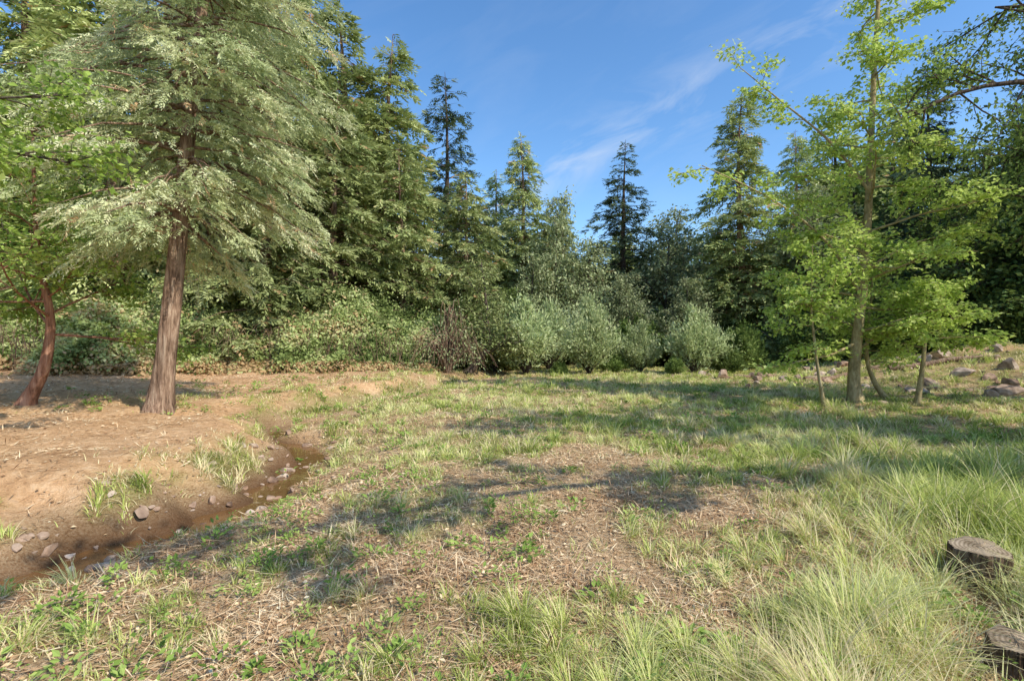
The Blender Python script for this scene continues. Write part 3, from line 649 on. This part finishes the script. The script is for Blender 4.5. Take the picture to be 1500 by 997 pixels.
def make_litter():
    rng = np.random.default_rng(92); mb = MB()
    x, y, r = scatter(250000, 1.5, 24, rng, p=0.6)
    d = gd(x, y); c = creekd(x, y)
    lp = (1-0.6*d)*np.where(c < -0.3, 0.22+0.5*sst(9, 15, y)+0.3*(vnoise(x*1.5, y*1.5) > 0.6), 1.0)*(0.3+0.7*sst(0.38, 0.58, fbm(x*1.3, y*1.3+40, 3)))
    lp = lp*np.where(np.abs(c) < 0.38, 0.05, 1)
    k = rng.random(len(x)) < lp; x, y, r = x[k], y[k], r[k]; N = len(x)
    straw = rng.random(N) < 0.68
    f = 0.5+0.9*rng.random(N)
    ll = np.where(straw, 0.13, 0.030+0.0015*r)*f; lw = np.where(straw, 0.0032+0.0008*r, 0.017+0.001*r)*f
    D = rng.normal(size=(N, 3))*np.array([1, 1, 0.12]); D[:, 2] += np.where(straw, 0.10, 0.0)
    nn = np.array([0, 0, 1.])+rng.normal(size=(N, 3))*np.where(straw, 0.2, 0.4)[:, None]
    C = np.stack([x, y, height(x, y)+0.008+0.012*rng.random(N)], -1)
    leaves(mb, C, D, nn, ll, lw, np.clip(rng.random(N)*0.9+0.5*(fbm(x*2, y*2, 2)-0.5), 0, 1), 0, 0.15)
    mb.obj("dry_leaf_litter", [M_litter])
make_litter()

def make_weeds():
    rng = np.random.default_rng(93); mb = MB()
    x, y, r = scatter(3600, 1.8, 22, rng, p=0.6)
    c = creekd(x, y); n = fbm(x*0.8+11, y*0.8+3, 3)
    k = (rng.random(len(x)) < np.where(c > 0.4, 0.12+0.5*(n > 0.50), 0.02+0.35*(y > 9.5)*(c > -5))*np.where(y < 7, 0.8, 1))
    x, y, r = x[k], y[k], r[k]
    C = []; D = []; LL = []; VV = []
    for i in range(len(x)):
        m = rng.integers(8, 40); R = 0.04+0.11*rng.random(); hh = 0.03+0.12*rng.random()
        a = rng.random(m)*6.28; rr = R*np.sqrt(rng.random(m))
        px = x[i]+rr*np.cos(a); py = y[i]+rr*np.sin(a)
        C.append(np.stack([px, py, height(px, py)+0.015+hh*rng.random(m)], -1))
        D.append(np.stack([np.cos(a), np.sin(a), 0.1+0.5*rng.random(m)], -1)+rng.normal(size=(m, 3))*0.3)
        LL.append((0.02+0.03*rng.random())*(0.7+0.6*rng.random(m))*(1+0.05*r[i])); VV.append(0.5*rng.random()+0.5*rng.random(m))
    C = np.concatenate(C); D = np.concatenate(D); LL = np.concatenate(LL); VV = np.concatenate(VV); N = len(C)
    leaves(mb, C, D, np.array([0, 0, 1.])+rng.normal(size=(N, 3))*0.4, LL, LL*0.5, VV, 0, 0.12)
    mb.obj("low_weeds", [M_weed])
make_weeds()

# ------------------------------------------------------------------ light, sky, camera
EL = math.radians(42); sx, sy = 0.80, -0.60
az = math.atan2(sx, sy)
sun = bpy.data.lights.new("sun", 'SUN'); sun.energy = 5.0; sun.angle = math.radians(0.5); sun.color = (1.0, 0.94, 0.82)
so = bpy.data.objects.new("sun", sun); scene.collection.objects.link(so)
sd = Vector((sx*math.cos(EL), sy*math.cos(EL), math.sin(EL))).normalized()
so.rotation_euler = sd.to_track_quat('Z', 'Y').to_euler()
w = bpy.data.worlds.new("World"); scene.world = w; w.use_nodes = True; nt = w.node_tree; nt.nodes.clear(); N = nt.nodes.new; K = nt.links.new
sk = N("ShaderNodeTexSky"); sk.sky_type = 'NISHITA'; sk.sun_disc = False; sk.sun_elevation = EL; sk.sun_rotation = az
sk.air_density = 1.0; sk.dust_density = 0.6; sk.ozone_density = 2.5
bg = N("ShaderNodeBackground"); bg.inputs[1].default_value = 0.15; out = N("ShaderNodeOutputWorld")
tc = N("ShaderNodeTexCoord")
d1 = Vector((0.10, 1, 0.34)).normalized(); d2 = Vector((0.60, 1, 0.60)).normalized(); ax = (d2-d1).normalized(); pn = d1.cross(d2).normalized()
def dot(v):
    q = N("ShaderNodeVectorMath"); q.operation = 'DOT_PRODUCT'; q.inputs[1].default_value = v; K(tc.outputs["Generated"], q.inputs[0]); return q.outputs["Value"]
def mth(op, a, b=None):
    q = N("ShaderNodeMath"); q.operation = op
    for i, v in enumerate((a, b)):
        if v is None: continue
        if isinstance(v, (int, float)): q.inputs[i].default_value = v
        else: K(v, q.inputs[i])
    return q.outputs[0]
pv = dot(pn); av = dot(ax)
cmb = N("ShaderNodeCombineXYZ"); K(mth('MULTIPLY', av, 3.0), cmb.inputs[0]); K(mth('MULTIPLY', pv, 9.0), cmb.inputs[1])
nz = N("ShaderNodeTexNoise"); nz.inputs["Scale"].default_value = 1.6; nz.inputs["Detail"].default_value = 5; nz.inputs["Roughness"].default_value = 0.6; nz.inputs["Distortion"].default_value = 0.6
K(cmb.outputs[0], nz.inputs[0])
band = mth('POWER', 2.718, mth('MULTIPLY', mth('MULTIPLY', pv, pv), -500.0))
mr = N("ShaderNodeMapRange"); mr.inputs[1].default_value = 0.45; mr.inputs[2].default_value = 0.85; K(nz.outputs["Fac"], mr.inputs[0])
cl = mth('MULTIPLY', mr.outputs[0], mth('ADD', mth('MULTIPLY', band, 0.6), 0.08))
hs = N("ShaderNodeHueSaturation"); hs.inputs["Saturation"].default_value = 1.2; hs.inputs["Value"].default_value = 1.6; K(sk.outputs[0], hs.inputs["Color"])
mx = N("ShaderNodeMixRGB"); K(cl, mx.inputs[0]); K(hs.outputs[0], mx.inputs[1]); mx.inputs[2].default_value = (5.6, 6.0, 6.6, 1)
K(mx.outputs[0], bg.inputs[0]); K(bg.outputs[0], out.inputs[0])

cam = bpy.data.cameras.new("camera"); co = bpy.data.objects.new("camera", cam); scene.collection.objects.link(co)
cam.lens = 18; cam.sensor_width = 36; cam.clip_end = 2000; cam.clip_start = 0.05
co.location = (0, 0, 1.7); co.rotation_euler = (math.radians(90), 0, 0)
scene.camera = co
scene.view_settings.view_transform = 'Standard'; scene.view_settings.look = 'None'; scene.view_settings.exposure = 0
print("grass blades", NG)
